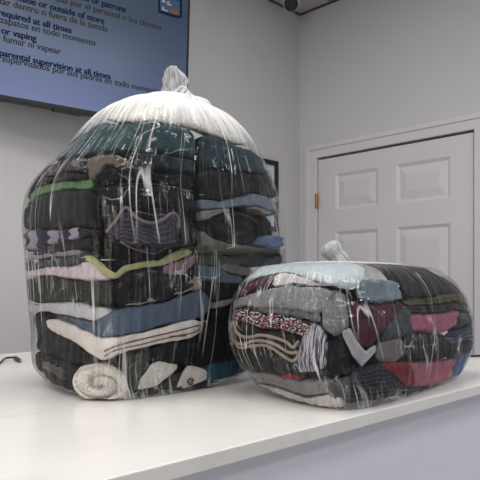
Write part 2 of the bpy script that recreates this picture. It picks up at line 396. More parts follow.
# --- security camera under the ceiling
def seccam():
    p = at_d(291.3, 6.0, 3.62); c = Vector(p); c.z = CEIL-.062
    root = empty('security_camera', (c.x, c.y, CEIL)); tag(root, 'round white security camera with black face under the ceiling corner', 'camera')
    wh = plain('camera_shell', (215, 213, 210), .4)
    to = Vector((.0, .2, EYE-.9))-c; to.normalize(); q = to.to_track_quat('Z', 'Y').to_matrix().to_4x4()
    bm = bmesh.new(); bmesh.ops.create_cone(bm, cap_ends=True, segments=32, radius1=.058, radius2=.05, depth=.03, matrix=Matrix.Translation((c.x, c.y, CEIL-.016)))
    bmesh.ops.bevel(bm, geom=[e for e in bm.edges if e.calc_face_angle(0) > .5], offset=.004, segments=2, affect='EDGES')
    me = bpy.data.meshes.new('base'); bm.to_mesh(me); bm.free(); link('base', me, wh, root, False)
    bm = bmesh.new(); bmesh.ops.create_uvsphere(bm, u_segments=32, v_segments=18, radius=.05, matrix=Matrix.Translation(c))
    me = bpy.data.meshes.new('ball'); bm.to_mesh(me); bm.free(); b = link('ball', me, wh, root)
    bm = bmesh.new(); bmesh.ops.create_cone(bm, cap_ends=True, segments=32, radius1=.041, radius2=.037, depth=.012, matrix=Matrix.Translation(c+to*.045) @ q)
    me = bpy.data.meshes.new('face_plate'); bm.to_mesh(me); bm.free(); f = link('face_plate', me, M_black, root, False); f['label'] = 'black face plate'
    bm = bmesh.new(); bmesh.ops.create_uvsphere(bm, u_segments=16, v_segments=8, radius=.012, matrix=Matrix.Translation(c+to*.048))
    for a in (.6, 2.7, 4.7): bmesh.ops.create_uvsphere(bm, u_segments=10, v_segments=6, radius=.005, matrix=Matrix.Translation(c+to*.051) @ q @ Matrix.Translation((.026*math.cos(a), .026*math.sin(a), 0)))
    me = bpy.data.meshes.new('lens'); bm.to_mesh(me); bm.free(); link('lens', me, plain('lens_glass', (60, 62, 66), .1), f)
seccam()

# --- black cords on the counter
def cord():
    root = empty('usb_cable', tuple(on_z(0, 362, CT))); tag(root, 'thin black cable with a small plug lying on the counter at left', 'cable')
    px = [(-60, 366), (-30, 369), (-8, 366.5), (0, 363), (5, 358.8), (11, 357.8), (15, 357.8)]
    hs = [.003, .003, .003, .003, .006, .007, .0065]
    tube('cord', [on_z(u, v+h*300, CT)+np.array([0, 0, h]) for (u, v), h in zip(px, hs)], .0028, M_black, root)
    a, b = on_z(14, 359.5, CT)+np.array([0, 0, .0065]), on_z(20, 362.5, CT)+np.array([0, 0, .006])
    pl = tube('plug', [a, a*.8+b*.2, a*.3+b*.7, b], [.0035, .006, .006, .005], M_black, root)
    d = b-a; tube('plug_tip', [b, b+d*.15], .0035, plain('plug_metal', (160, 158, 155), .3, metal=.8), pl)
    o = tube('power_cord', [on_z(u, v, CT)+np.array([0, 0, .0035]) for u, v in [(452, 356.5), (466, 357), (474, 357.2), (482, 356.8), (486, 356.5)]], .0032, M_black)
    tag(centre(o), 'thin black cord on the counter end beside the low bag', 'cable')
cord()

# ------------------------------------------------------------------ the two clear sacks
def min_in(x): return np.minimum(x, .1)
class Sack:
    def __init__(s, c, a, b, p, prof, uL, uR, clamp, lift=()):
        s.lift = lift; s.amax = 3.0 if clamp[0] == 'min' else 1.35
        s.c = np.array(c); s.a, s.b, s.p = a, b, p; s.clamp = clamp
        s.NZ = 200; s.zmax = prof[-1][0]
        s.zs = np.linspace(0, s.zmax, s.NZ)
        s.sc = np.interp(s.zs, *zip(*prof)); s.sc = np.convolve(np.pad(s.sc, 8, 'edge'), np.ones(17)/17, 'valid'); s.sc[-1] = prof[-1][1]
        s.al = np.ones(s.NZ); s.be = np.zeros(s.NZ)
        th = np.linspace(0, 2*PI, 360, endpoint=False); clat = s.c @ R2; cd = s.c @ F2
        qx, qy = s.shape(th)
        vL, UL = zip(*sorted((v, u) for v, u in uL)); vR, UR = zip(*sorted((v, u) for v, u in uR))
        for k in range(s.NZ):
            l0 = s.sc[k]*(qx*R2[0]+qy*R2[1]); d0 = s.sc[k]*(qx*F2[0]+qy*F2[1]); D = cd+d0; zr = CT+s.zs[k]-EYE
            for it in range(12):
                l = s.al[k]*l0+s.be[k]; u = U0+FPX*(clat+l)/D; v = V0-FPX*zr/D
                i, j = u.argmin(), u.argmax()
                tL = (np.interp(v[i], vL, UL)-U0)/FPX*D[i]-clat; tR = (np.interp(v[j], vR, UR)-U0)/FPX*D[j]-clat
                if l0[j]-l0[i] < 1e-6: break
                al = min(max((tR-tL)/(l0[j]-l0[i]), .7), s.amax); s.al[k] = .5*s.al[k]+.5*al; s.be[k] = .5*s.be[k]+.5*((tL+tR)/2-al*(l0[i]+l0[j])/2)
        kk = int(.03/s.zmax*s.NZ); s.al[:kk] = s.al[kk]; s.be[:kk] = s.be[kk]
        for arr in (s.al, s.be):
            arr[:] = np.convolve(np.pad(arr, 6, 'edge'), np.ones(13)/13, 'valid')
        s.grid()
    def shape(s, th):
        c, n = np.cos(th), np.sin(th); r = (np.abs(c)**s.p+np.abs(n)**s.p)**(-1/s.p)
        return s.a*r*c, s.b*r*n
    def P(s, th, z, inset=0.0):
        th = np.asarray(th, float); z = np.asarray(z, float)
        sc = np.interp(z, s.zs, s.sc); al = np.interp(z, s.zs, s.al); be = np.interp(z, s.zs, s.be)
        qx, qy = s.shape(th); qx = qx*sc; qy = qy*sc
        l = al*(qx*R2[0]+qy*R2[1]); d = qx*F2[0]+qy*F2[1]
        r = np.sqrt(l*l+d*d)+1e-9; k = np.clip(1-inset/r, .02, 5); l = l*k+be; d = d*k
        X = s.c[0]+l*R2[0]+d*F2[0]; Y = s.c[1]+l*R2[1]+d*F2[1]
        if s.clamp[0] == 'min': Y = np.where(z < .29, np.maximum(Y, s.clamp[1]+min_in(inset)*.5), Y)
        else: Y = np.minimum(Y, s.clamp[1]-min_in(inset)*.5)
        for t0, wd, am in s.lift:
            dt = np.abs((th-t0+PI) % (2*PI)-PI); z = z+am*np.exp(-(dt/wd)**2)*np.clip(1-z/.16, 0, 1)**2*np.clip(1-inset/.12, 0, 1)
        return np.stack([X, Y, CT+z], -1)
    def grid(s):
        T, Z = np.meshgrid(np.linspace(-PI, PI, 721), np.linspace(.002, s.zmax, 330), indexing='ij')
        Q = s.P(T, Z, 0.012); e = 1e-3
        dT = s.P(T+e, Z, .012)-Q; dZ = s.P(T, Z+e, .012)-Q; N = np.cross(dT, dZ)
        rel = Q-np.array([0, 0, EYE]); front = (N*rel).sum(-1) < 0
        D = rel[..., 0]*F2[0]+rel[..., 1]*F2[1]; L = rel[..., 0]*R2[0]+rel[..., 1]*R2[1]
        s.gu = (U0+FPX*L/D)[front]; s.gv = (V0-FPX*rel[..., 2]/D)[front]; s.gt = T[front]; s.gz = Z[front]
    def hit(s, u, v):
        d = (s.gu-u)**2+(s.gv-v)**2; i = int(d.argmin()); return s.gt[i], s.gz[i]
    def film(s, name, label, zcut, wr, seed):
        gth = .96 if s.zmax > .4 else .5
        """the plastic skin itself"""
        nt, nz = 420, 150
        th = np.linspace(-PI, PI, nt, endpoint=False); zz = np.concatenate([[0], np.linspace(.0, 1, nz-1)**.9])*zcut
        T, Z = np.meshgrid(th, zz, indexing='ij')
        off = np.zeros_like(T); ga = np.zeros_like(T); rr = np.interp(Z, s.zs, s.sc)
        for i in range(nt):
            cx, sx = math.cos(th[i]), math.sin(th[i])
            for j in range(nz):
                z = Z[i, j]; k = z/zcut
                pl = 1-abs(nz3(cx*9+seed, sx*9, z*1.5))*2; fine = nz3(cx*22, sx*22+seed, z*3)
                big = nz3(cx*2.5+seed*2, sx*2.5, z*9)
                off[i, j] = min(.0035, max(-.003, wr*(.5*pl+.5*fine*(k+.3)+.6*big)))
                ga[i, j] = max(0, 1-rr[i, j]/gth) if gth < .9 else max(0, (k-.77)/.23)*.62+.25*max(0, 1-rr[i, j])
        off -= .009*np.clip(1-Z/.025, 0, 1)
        Q = s.P(T, Z, -off); Q[:, 0] = s.P(T[:, 0], Z[:, 0]*0, .5*s.b)
        Q[..., 2] = np.maximum(Q[..., 2], CT+.0012)
        UV = np.stack([(T+PI)/(2*PI), Z/zcut], -1)
        me = grid_mesh(name, Q, wrap_u=True, uvs=UV)
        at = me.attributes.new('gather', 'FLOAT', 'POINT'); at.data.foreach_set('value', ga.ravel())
        return me

def slab(bag, name, label, cat, top, bot, mat, inset=.0035, thick=.05, folds=2, groove=.005, wr=.005, extL=0, extR=0, group=None, sharp=.34, N=56, parent=None, freq=1.0, over=0):
    """a folded piece of cloth lying against the inside of the sack; top/bot are its edges as seen on the pile"""
    top = sorted(top); bot = sorted(bot); ns = N+1; ss = np.linspace(0, 1, ns)
    tu = np.interp(ss, [0, 1], [top[0][0], top[-1][0]]); tv = np.interp(tu, *zip(*top))
    bu = np.interp(ss, [0, 1], [bot[0][0], bot[-1][0]]); bv = np.interp(bu, *zip(*bot))
    ht = [bag.hit(u, v) for u, v in zip(tu, tv)]; hb = [bag.hit(u, v) for u, v in zip(bu, bv)]
    tt = np.unwrap([h[0] for h in ht]); tz = np.array([h[1] for h in ht]); bt = np.unwrap([h[0] for h in hb]); bz = np.array([h[1] for h in hb])
    bt += 2*PI*np.round((tt.mean()-bt.mean())/(2*PI))
    def sm(x): return np.convolve(np.pad(x, 2, 'edge'), np.ones(5)/5, 'valid')
    tt, tz, bt, bz = sm(tt), sm(tz)+over, sm(bt), sm(bz)
    sg = 1 if tt[-1] > tt[0] else -1
    def ext(arrs, amount, left):
        k = 12; out = []
        for a, isth in arrs:
            if left: add = a[0]-sg*amount*np.linspace(1, 0, k, endpoint=False) if isth else np.full(k, a[0]); out.append(np.concatenate([add, a]))
            else: add = a[-1]+sg*amount*np.linspace(0, 1, k+1)[1:] if isth else np.full(k, a[-1]); out.append(np.concatenate([a, add]))
        return out
    if extL: tt, bt, tz, bz = ext(((tt, 1), (bt, 1), (tz, 0), (bz, 0)), extL, True)
    if extR: tt, bt, tz, bz = ext(((tt, 1), (bt, 1), (tz, 0), (bz, 0)), extR, False)
    n = len(tt); M = 44; seed = random.random()*50
    ph = np.linspace(0, 2*PI, M, endpoint=False)
    X = np.sign(np.cos(ph))*np.abs(np.cos(ph))**sharp; Y = np.sign(np.sin(ph))*np.abs(np.sin(ph))**sharp
    TH = np.zeros((n, M)); Z = np.zeros((n, M)); IN = np.zeros((n, M)); UV = np.zeros((n, M, 2))
    for i in range(n):
        s_ = i/(n-1); e = max(0.0, 1-abs(2*s_-1)**14)**.5
        t = .5+.5*Y*e
        TH[i] = bt[i]+(tt[i]-bt[i])*t; Z[i] = bz[i]+(tz[i]-bz[i])*t
        hgt = max(tz[i]-bz[i], 1e-4); th_ = min(thick, 20*hgt)
        IN[i] = inset+th_*(.5-.5*X*(.25+.75*e))
        for j in range(M):
            tj = t[j]; outer = max(0, X[j])
            f = (tj*folds+.13*nz3(i*.13+seed, 3.3)) % 1.0
            sc_ = 1-math.sqrt(max(0, 1-(2*f-1)**2)) if folds > 1 else 0
            w = nz3(TH[i, j]*14*freq+seed, Z[i, j]*16*freq, seed)*1.0+nz3(TH[i, j]*38*freq, Z[i, j]*26*freq+seed, seed)*.55
            cr = nz3(TH[i, j]*9*freq-seed, Z[i, j]*22*freq+TH[i, j]*5, seed+7); w += 1.1*(.25-min(abs(cr)*2.2, .5))
            IN[i, j] += outer*(groove*min(sc_, 1)+wr*w)
            Z[i, j] += (1-outer*.3)*wr*.7*nz3(TH[i, j]*11+seed, seed+Y[j]*.7)
            UV[i, j] = (s_, tj)
    Z = np.clip(Z, .004, bag.zmax-.004); IN = np.maximum(IN, .0022)
    Q = bag.P(TH, Z, IN)
    me = grid_mesh(name, Q, wrap_v=True, uvs=None)
    ul = me.uv_layers.new(name='UVMap'); loops = np.empty(len(me.loops), int); me.loops.foreach_get('vertex_index', loops)
    ul.data.foreach_set('uv', UV.reshape(-1, 2)[loops].ravel())
    bm = bmesh.new(); bm.from_mesh(me); bmesh.ops.remove_doubles(bm, verts=bm.verts, dist=1e-5); bmesh.ops.recalc_face_normals(bm, faces=bm.faces); bm.to_mesh(me); bm.free()
    o = link(name, me, mat, parent)
    if parent is None: tag(centre(o), label, cat, group)
    return o

def disc(bag, name, label, cat, z0, z1, mat, inset=.08, wr=.006, folds=3):
    """a folded garment filling the middle of the pile"""
    nt, M = 96, 40; seed = random.random()*40
    th = np.linspace(-PI, PI, nt, endpoint=False); ph = np.linspace(PI/2, -PI/2, M)
    Q = np.zeros((nt, M+2, 3)); zc, zh = (z0+z1)/2, (z1-z0)/2
    for i in range(nt):
        for j in range(M):
            y = math.copysign(abs(math.sin(ph[j]))**.45, ph[j]); x = abs(math.cos(ph[j]))**.35; z = zc+zh*y
            t = (y+1)/2; f = (t*folds+.2*nz3(math.cos(th[i])*3+seed, math.sin(th[i])*3)) % 1
            g = .012*(1-math.sqrt(max(0, 1-(2*f-1)**2)))
            w = wr*(nz3(math.cos(th[i])*6+seed, math.sin(th[i])*6, z*20)+.5*nz3(math.cos(th[i])*15+seed, math.sin(th[i])*15, z*30))
            Q[i, j+1] = bag.P(th[i], z, inset+(1-x)*.12+g+w)
        Q[i, 0] = [bag.P(0, z1, 9)[0], bag.P(0, z1, 9)[1], CT+z1]; Q[i, -1] = [bag.P(0, z0, 9)[0], bag.P(0, z0, 9)[1], CT+z0]
    me = grid_mesh(name, Q, wrap_u=True)
    bm = bmesh.new(); bm.from_mesh(me); bmesh.ops.remove_doubles(bm, verts=bm.verts, dist=1e-5); bmesh.ops.recalc_face_normals(bm, faces=bm.faces); bm.to_mesh(me); bm.free()
    o = link(name, me, mat); return tag(centre(o), label, cat)

def roll(bag, name, label, cat, u, v, rx, ry, mat, inset=.014, length=.16, turns=2.2, depth=.008, tilt=0, lump=.003, part=None):
    """a rolled towel with its spiral end towards the film; u, v its centre, rx, ry its half size in metres"""
    th, z = bag.hit(u, v); c = bag.P(th, z, inset); ax = bag.P(th, z, inset+.15)-c; ax[2] = 0; ax /= np.linalg.norm(ax)
    # turn the roll half way towards the lens so that its end shows
    vd = np.array([*(c[:2]/np.linalg.norm(c[:2])), 0]); ax = ax*.45+vd*.55; ax /= np.linalg.norm(ax)
    sd = np.cross(ax, [0, 0, 1]); up = np.array([0, 0, 1.]); sd, up = sd*math.cos(tilt)+up*math.sin(tilt), up*math.cos(tilt)-sd*math.sin(tilt)
    nr, na = 34, 72; rows = []; seed = random.random()*30
    for k in range(nr):
        r = (k+.0)/(nr-1); row = []
        for q in range(na):
            a = 2*PI*q/na; sp = (r*turns+a/(2*PI)) % 1.0
            g = depth*(1-abs(math.sin(PI*sp))**.5)*(r > .08)*(1-max(0, r-.86)/.14)
            edge = .016*max(0, (r-.72)/.28)**2.2
            n = lump*nz3(r*9*math.cos(a)+seed, r*9*math.sin(a), 2)+lump*.8*nz3(r*22*math.cos(a), r*22*math.sin(a)+seed)
            row.append(c+ax*(g+edge+n)+sd*rx*r*math.cos(a)+up*ry*r*math.sin(a))
        rows.append(row)
    for k in range(1, 14):
        f = k/13; row = []
        for q in range(na):
            a = 2*PI*q/na; n = 1+.05*nz3(math.cos(a)*2+seed, math.sin(a)*2, f*4)+lump*14*nz3(math.cos(a)*7, math.sin(a)*7+seed, f*16)
            if f == 1: n = .02
            row.append(c+ax*(.016+f*length)+sd*rx*n*math.cos(a)+up*ry*n*math.sin(a))
        rows.append(row)
    Q = np.array(rows); Q[..., 2] = np.maximum(Q[..., 2], CT+.004)
    me = grid_mesh(name, Q, wrap_v=True); ul = me.uv_layers.new(name='UVMap')
    bm = bmesh.new(); bm.from_mesh(me); bmesh.ops.remove_doubles(bm, verts=bm.verts, dist=1e-5); bmesh.ops.recalc_face_normals(bm, faces=bm.faces); bm.to_mesh(me); bm.free()
    o = link(name, me, mat); return tag(centre(o), label, cat)

def edge_line(bag, name, px, rad, mat, parent, inset=.016):
    pts = [bag.P(*bag.hit(u, v), inset) for u, v in px]
    return tube(name, pts, rad, mat, parent, seg=8)

# tall sack
tall = Sack((.862, 1.158), .275, .222, 3.4,
    [(0, .89), (.02, .96), (.06, .985), (.15, 1.0), (.36, 1.0), (.45, .955), (.52, .87), (.565, .75), (.595, .60), (.618, .43), (.632, .27), (.642, .12), (.648, .04)],
    [(96, 162), (98, 148), (100, 136), (105, 116), (110, 104), (120, 92), (130, 82), (140, 74), (150, 65), (160, 55), (175, 38), (190, 27), (210, 23), (230, 22), (250, 24), (270, 25), (300, 28), (330, 31), (350, 31), (370, 33), (385, 40), (400, 60)],
    [(96, 184), (98, 190), (103, 203), (110, 218), (120, 232), (130, 243), (140, 251), (150, 257), (160, 263), (175, 270), (190, 276), (210, 281), (230, 285), (250, 286), (270, 286), (300, 283), (330, 276), (350, 268), (370, 255), (385, 240)],
    ('min', .966), ((2.36, .6, .02), (-.79, .6, .02)))
low = Sack((1.182, .78), .36, .185, 4.6,
    [(0, .93), (.015, .965), (.05, .985), (.1, 1.0), (.155, .99), (.195, .93), (.225, .89), (.245, .80), (.254, .67), (.260, .50), (.265, .26), (.268, .04)],
    [(258, 330), (260, 300), (262, 288), (265, 272), (270, 256), (280, 244), (290, 237), (300, 232), (320, 229), (335, 229), (350, 231), (362, 236), (375, 243), (390, 262)],
    [(258, 340), (260, 380), (262, 400), (265, 418), (270, 436), (280, 453), (295, 465), (320, 473), (345, 474), (360, 470), (370, 464), (378, 455), (390, 430)],
    ('max', .958), ((2.5, .55, .02), (-.3, .8, .02)))
exec_contents = True
# ---- middle of each pile
BLK = (17, 18, 20); BLK2 = (24, 26, 28)
black = cloth(BLK); black2 = cloth(BLK2); CL = 'clothes'
disc(tall, 'folded_blanket', 'black folded blanket deep at the bottom of the tall bag', 'blanket', .006, .13, black, .085)
disc(tall, 'folded_blanket', 'black folded blanket deep in the lower half of the tall bag', 'blanket', .135, .27, black, .085)
disc(tall, 'folded_blanket', 'charcoal folded blanket deep in the middle of the tall bag', 'blanket', .275, .42, black2, .085)
disc(tall, 'folded_blanket', 'black folded blanket deep under the teal fleece of the tall bag', 'blanket', .425, .52, black, .085)
disc(low, 'folded_blanket', 'black folded blanket deep at the bottom of the low bag', 'blanket', .006, .11, black, .08)
disc(low, 'folded_blanket', 'charcoal folded blanket deep in the upper half of the low bag', 'blanket', .115, .215, black2, .08)

def T(name, label, top, bot, mat, cat=CL, **k): return slab(tall, name, label, cat, top, bot, mat, **k)
def Lw(name, label, top, bot, mat, cat=CL, **k): return slab(low, name, label, cat, top, bot, mat, **k)
teal = cloth((44, 74, 82)); teal2 = cloth((36, 62, 70))
# ---- tall bag, top
T('folded_towel', 'white folded towel crowning the tall bag just under its knot', [(112, 108), (135, 101), (160, 99), (185, 100), (205, 106), (225, 118), (243, 133)], [(100, 121), (125, 122), (150, 122), (175, 124), (200, 130), (225, 140), (250, 149)], cloth((226, 222, 216)), 'towel', inset=.005, thick=.035, wr=.003, over=.012)
T('folded_fleece', 'dark teal fleece folded at the front just below the white towel', [(78, 139), (100, 122), (125, 123), (150, 123), (175, 125), (198, 131)], [(66, 158), (85, 156), (100, 154), (120, 152), (150, 152), (180, 156), (198, 160)], teal, 'fleece', folds=2, thick=.09, extL=.5, wr=.005)
T('folded_fleece', 'dark teal fleece bulging at the right shoulder of the tall bag', [(200, 132), (225, 141), (250, 150)], [(200, 170), (215, 168), (235, 173), (258, 174)], teal2, 'fleece', folds=2, thick=.09, extR=.6, wr=.006)
T('folded_shirt', 'thin dark teal shirt under the front teal fleece', [(128, 153), (150, 153), (175, 157), (197, 161)], [(128, 164), (150, 168), (175, 172), (197, 174)], cloth((30, 50, 56)), folds=2, thick=.08)
# left flank
T('camouflage_shirt', 'grey camouflage shirt at the left shoulder of the tall bag', [(38, 174), (50, 166), (65, 160), (88, 157)], [(29, 188), (40, 179), (55, 176), (72, 172), (90, 173)], cloth((118, 112, 110), 'camo', (62, 60, 62), (40, 40, 44)), folds=2, extL=.6)
T('folded_shirt', 'taupe shirt folded over a corner beneath the teal fleece', [(88, 156), (100, 155), (115, 154), (148, 168)], [(88, 184), (99, 176), (106, 164), (148, 173)], cloth((104, 92, 84)), thick=.03, inset=0.01, wr=.004)
T('folded_shirt', 'navy shirt squeezed between grey camouflage and green hoodie', [(29, 189), (40, 180), (55, 177), (72, 173), (90, 175)], [(27, 198), (38, 186), (52, 182), (70, 180), (90, 178)], cloth((36, 40, 54)), extL=.6)
gh = T('folded_hoodie', 'bright green hoodie edge at the left of the tall bag', [(26, 199), (36, 187), (52, 183), (70, 180), (84, 179), (93, 177)], [(25, 210), (36, 197), (52, 192), (70, 189), (84, 191), (93, 189)], cloth((98, 138, 90)), 'hoodie', extL=.6, inset=0.012)
T('folded_jeans', 'black jeans folded right of the green hoodie', [(94, 177), (108, 168), (125, 168), (150, 173), (175, 174), (196, 176)], [(94, 184), (120, 182), (150, 182), (175, 186), (196, 189)], black, 'jeans', thick=.06)
T('folded_shirt', 'thin green shirt edge showing as a line between black clothes', [(112, 182.6), (135, 182.2), (155, 182.6), (180, 186.6), (196, 189.4)], [(112, 184.6), (135, 184.4), (155, 184.8), (180, 189.2), (196, 192)], cloth((70, 104, 62)), 'shirt', inset=0.014, wr=.001)
T('folded_towel', 'dark bottle-green towel with heavy folds below the green hoodie', [(25, 211), (36, 198), (52, 193), (70, 190), (94, 190)], [(23, 229), (40, 228), (60, 229), (76, 227), (94, 227)], cloth((36, 46, 44)), 'towel', folds=3, extL=.7, wr=.008)
T('folded_trousers', 'black trousers filling the front corner above the lavender collar', [(96, 186), (120, 185), (150, 185.5), (175, 189), (196, 192)], [(96, 208), (120, 206), (150, 207), (175, 210), (196, 213)], cloth((22, 25, 28)), 'trousers', thick=.06, folds=2)
T('folded_trousers', 'soft black trousers behind the lavender collar', [(96, 209), (120, 207), (150, 208), (175, 211), (196, 214)], [(96, 244), (120, 250), (150, 255), (175, 250), (196, 246)], black, 'trousers', thick=.05, folds=3, inset=0.028)
# lavender collar
col_ = T('knit_sweater', 'purple-grey knit top with a pale pink collar on the front', [(106, 225), (118, 221), (128, 208), (138, 217), (150, 222), (162, 219), (172, 213), (178, 216)], [(106, 230), (120, 240), (133, 247), (145, 251), (155, 253), (165, 249), (173, 243), (179, 230)], cloth((48, 44, 58), 'stripes', (72, 64, 80), ny=7), 'knitwear', inset=0.008, thick=.02)
edge_line(tall, 'collar', [(107, 232), (116, 222), (127, 208), (137, 218), (150, 224), (162, 220), (172, 213.5), (178, 217), (178, 228)], .003, cloth((132, 110, 126)), col_, 0.006)
edge_line(tall, 'hem', [(122, 242), (133, 248), (146, 252), (155, 253.5), (165, 249), (174, 241)], .0022, cloth((112, 92, 110)), col_, 0.007)
# lavender bands on the left
T('folded_shirt', 'lavender and navy barred shirt bunched on the left flank', [(25, 231), (40, 229), (60, 230), (76, 228), (92, 228)], [(26, 252), (38, 250), (55, 245), (72, 241), (92, 234)], cloth((52, 52, 70), 'bars', (172, 160, 186), nx=4), 'shirt', folds=2, extL=.5, wr=.006, groove=.01)
T('folded_shirt', 'charcoal shirt with a red tag below the lavender bars', [(34, 252), (50, 247), (70, 243), (92, 236)], [(30, 256), (50, 253), (70, 251), (92, 248)], cloth((40, 42, 46)), 'shirt')
T('folded_shirt', 'thin lilac-grey shirt edge on the left flank', [(29, 257), (50, 253.5), (70, 251), (84, 248.5)], [(29, 262), (50, 258), (70, 256), (84, 255)], cloth((150, 142, 160)), 'shirt', extL=.5)
T('folded_shirt', 'slate-grey shirt just above the pale pink blouse', [(29, 262.5), (50, 258.5), (70, 256.5), (92, 252)], [(29, 271), (50, 267), (70, 266), (92, 262)], cloth((66, 72, 80)), 'shirt', extL=.5)
T('folded_blouse', 'pale pink blouse draped across the left flank', [(28, 272), (45, 267), (60, 265), (75, 266), (88, 258), (96, 262), (108, 274)], [(28, 277), (45, 275), (60, 277), (78, 280), (92, 282), (104, 281), (114, 279)], cloth((222, 204, 214)), 'blouse', inset=0.008, thick=.03, wr=.004, extL=.4)
T('folded_shirt', 'yellow shirt edge zigzagging over the pink blouse', [(76, 260), (84, 256), (90, 254), (97, 260), (106, 268), (115, 274), (124, 266), (140, 262), (160, 260), (172, 253), (184, 249), (197, 246)], [(76, 263), (84, 262), (90, 261), (97, 268), (106, 276), (115, 279), (124, 272), (140, 268), (160, 266), (172, 262), (184, 257), (197, 252.5)], cloth((188, 186, 122)), 'shirt', inset=0.005, thick=.016, N=90, wr=.002)
T('folded_blouse', 'dusty pink blouse tucked under the right end of the yellow shirt', [(162, 267), (175, 262), (186, 258), (196, 254)], [(162, 273), (174, 277), (186, 271), (196, 263)], cloth((150, 116, 128)), 'blouse', folds=2, inset=0.009)
T('folded_sweater', 'dark olive sweater with crinkled folds on the left flank', [(26, 279), (45, 276), (62, 278), (80, 281), (112, 281)], [(27, 302), (45, 303), (62, 301), (78, 300), (112, 307)], cloth((50, 52, 44)), 'sweater', extL=.7, folds=2, wr=.006)
T('folded_trousers', 'black trousers under the yellow shirt at the front', [(114, 281), (130, 273), (150, 268), (165, 274), (196, 270)], [(114, 307), (135, 306), (160, 301), (180, 294), (196, 288)], black, 'trousers', folds=3, thick=.05)
T('folded_shirt', 'brown shirt edge curling among the black trousers', [(118, 284), (132, 276), (146, 271), (158, 270)], [(118, 290), (132, 280), (146, 276), (158, 280)], cloth((98, 84, 74)), 'shirt', inset=0.006, thick=.012, wr=.004)
T('folded_shirt', 'grey-tan shirt edge just above the blue towel', [(124, 302), (145, 299), (165, 293), (180, 285), (196, 277)], [(124, 305.5), (145, 304), (165, 299), (182, 293), (200, 288)], cloth((150, 140, 134)), 'shirt', inset=0.006, thick=.02, folds=2)
roll(tall, 'rolled_towel', 'small pale grey rolled towel end above the blue towel', 'towel', 194.5, 283.5, .017, .016, cloth((168, 158, 154)), inset=0.005, length=.05, turns=1.6, depth=.006, lump=.0015)
T('folded_towel', 'light grey towel fold at the lower left of the tall bag', [(36, 305), (46, 302), (60, 302), (76, 301), (92, 306), (110, 309)], [(38, 309), (48, 312), (60, 315), (80, 318), (94, 322), (110, 314)], cloth((204, 204, 210)), 'towel', inset=0.008, thick=.06, extL=.25)
T('folded_towel', 'denim blue towel wrapped around the front corner', [(52, 314), (64, 316), (80, 319), (94, 323), (104, 314), (116, 308.5), (140, 306), (165, 302), (190, 293), (204, 288.5), (213, 294)], [(52, 318), (64, 320), (80, 327), (94, 335), (104, 338), (116, 336), (140, 332), (165, 325), (190, 320), (204, 317), (214, 312)], cloth((72, 92, 116), 'denim', (98, 116, 140)), 'towel', inset=0.01, thick=.06, wr=.004, N=80)
ck = T('folded_blanket', 'cream blanket folded around the front corner below the blue towel', [(41, 319), (52, 318), (68, 322), (85, 330), (100, 338), (120, 337), (145, 332), (170, 325), (192, 319), (206, 320)], [(42, 323), (54, 333), (72, 341), (88, 352), (102, 361), (120, 353), (145, 347), (170, 342), (190, 339), (205, 332)], cloth((238, 224, 216)), 'blanket', inset=0.006, thick=.07, folds=1, N=90, wr=.003)
brown = cloth((120, 92, 80))
edge_line(tall, 'fold_edge', [(106, 351), (118, 345), (145, 338), (170, 333), (190, 327), (198, 325), (200, 329), (190, 333), (170, 337)], .0014, brown, ck, 0.0045)
edge_line(tall, 'fold_edge', [(106, 356), (118, 350), (145, 343), (168, 338), (186, 335)], .0012, brown, ck, 0.0045)
# lower part
T('folded_sweatshirt', 'black sweatshirt with soft creases at the lower left', [(32, 312), (42, 322), (54, 334), (72, 343), (90, 354)], [(31, 350), (42, 353), (55, 358), (72, 364), (92, 366)], cloth((33, 36, 37)), 'sweatshirt', folds=2, extL=.6, wr=.007, inset=0.014)
T('folded_sweatshirt', 'black sweatshirt filling the front below the cream blanket', [(108, 361), (125, 354), (150, 348), (175, 343), (200, 338), (226, 318)], [(108, 364), (125, 372), (150, 362), (175, 364), (200, 366), (232, 362)], cloth((20, 22, 24)), 'sweatshirt', folds=2, wr=.007, inset=0.02, extR=.3)
T('folded_jacket', 'black jacket crumpled at the bottom left corner', [(31, 352), (42, 355), (55, 360), (74, 367)], [(34, 377), (46, 388), (60, 395), (76, 399)], cloth((26, 29, 28)), 'jacket', folds=3, extL=.5, wr=.009, inset=0.012)
T('folded_sock', 'small grey cloth crumpled near the bottom left corner', [(46, 362), (55, 364), (66, 372)], [(46, 367), (54, 372), (66, 380)], cloth((96, 96, 98)), inset=0.005, thick=.012, wr=.006)
roll(tall, 'rolled_towel', 'fluffy white rolled towel at the front bottom corner', 'towel', 101, 384, .053, .0365, cloth((224, 218, 210), 'sherpa'), inset=0.003, length=.13, turns=1.7, depth=.02, tilt=-.12, lump=.004)
T('folded_sweatshirt', 'dark olive sweatshirt right of the fluffy white roll', [(122, 358), (130, 354), (140, 352), (147, 353)], [(128, 394), (134, 394), (140, 386), (146, 372)], cloth((58, 60, 54)), 'sweatshirt', inset=0.012, wr=.005)
T('fleece_lining', 'fluffy white fleece piece between olive sweatshirt and white cap', [(140, 380), (150, 365), (158, 361), (168, 363), (178, 364)], [(136, 390), (146, 389), (156, 386), (168, 378), (178, 368)], cloth((214, 208, 198), 'sherpa'), 'fleece', inset=0.006, thick=.025, wr=.005)
T('folded_hoodie', 'dark olive hoodie along the bottom beside the white fleece', [(138, 392), (150, 389.5), (160, 386), (172, 378), (184, 370)], [(134, 397), (150, 396), (165, 393), (178, 390), (186, 388)], cloth((52, 55, 48)), 'hoodie', inset=0.008, thick=.05, wr=.005)
cap = T('folded_shirt', 'white cloth with a dark round emblem at the bottom of the tall bag', [(182, 373), (188, 366), (198, 367), (207, 370)], [(175, 389), (186, 388), (198, 383), (207, 380)], cloth((226, 218, 212)), 'clothes', inset=0.005, thick=.02, wr=.002)
ec = cloth((22, 22, 30))
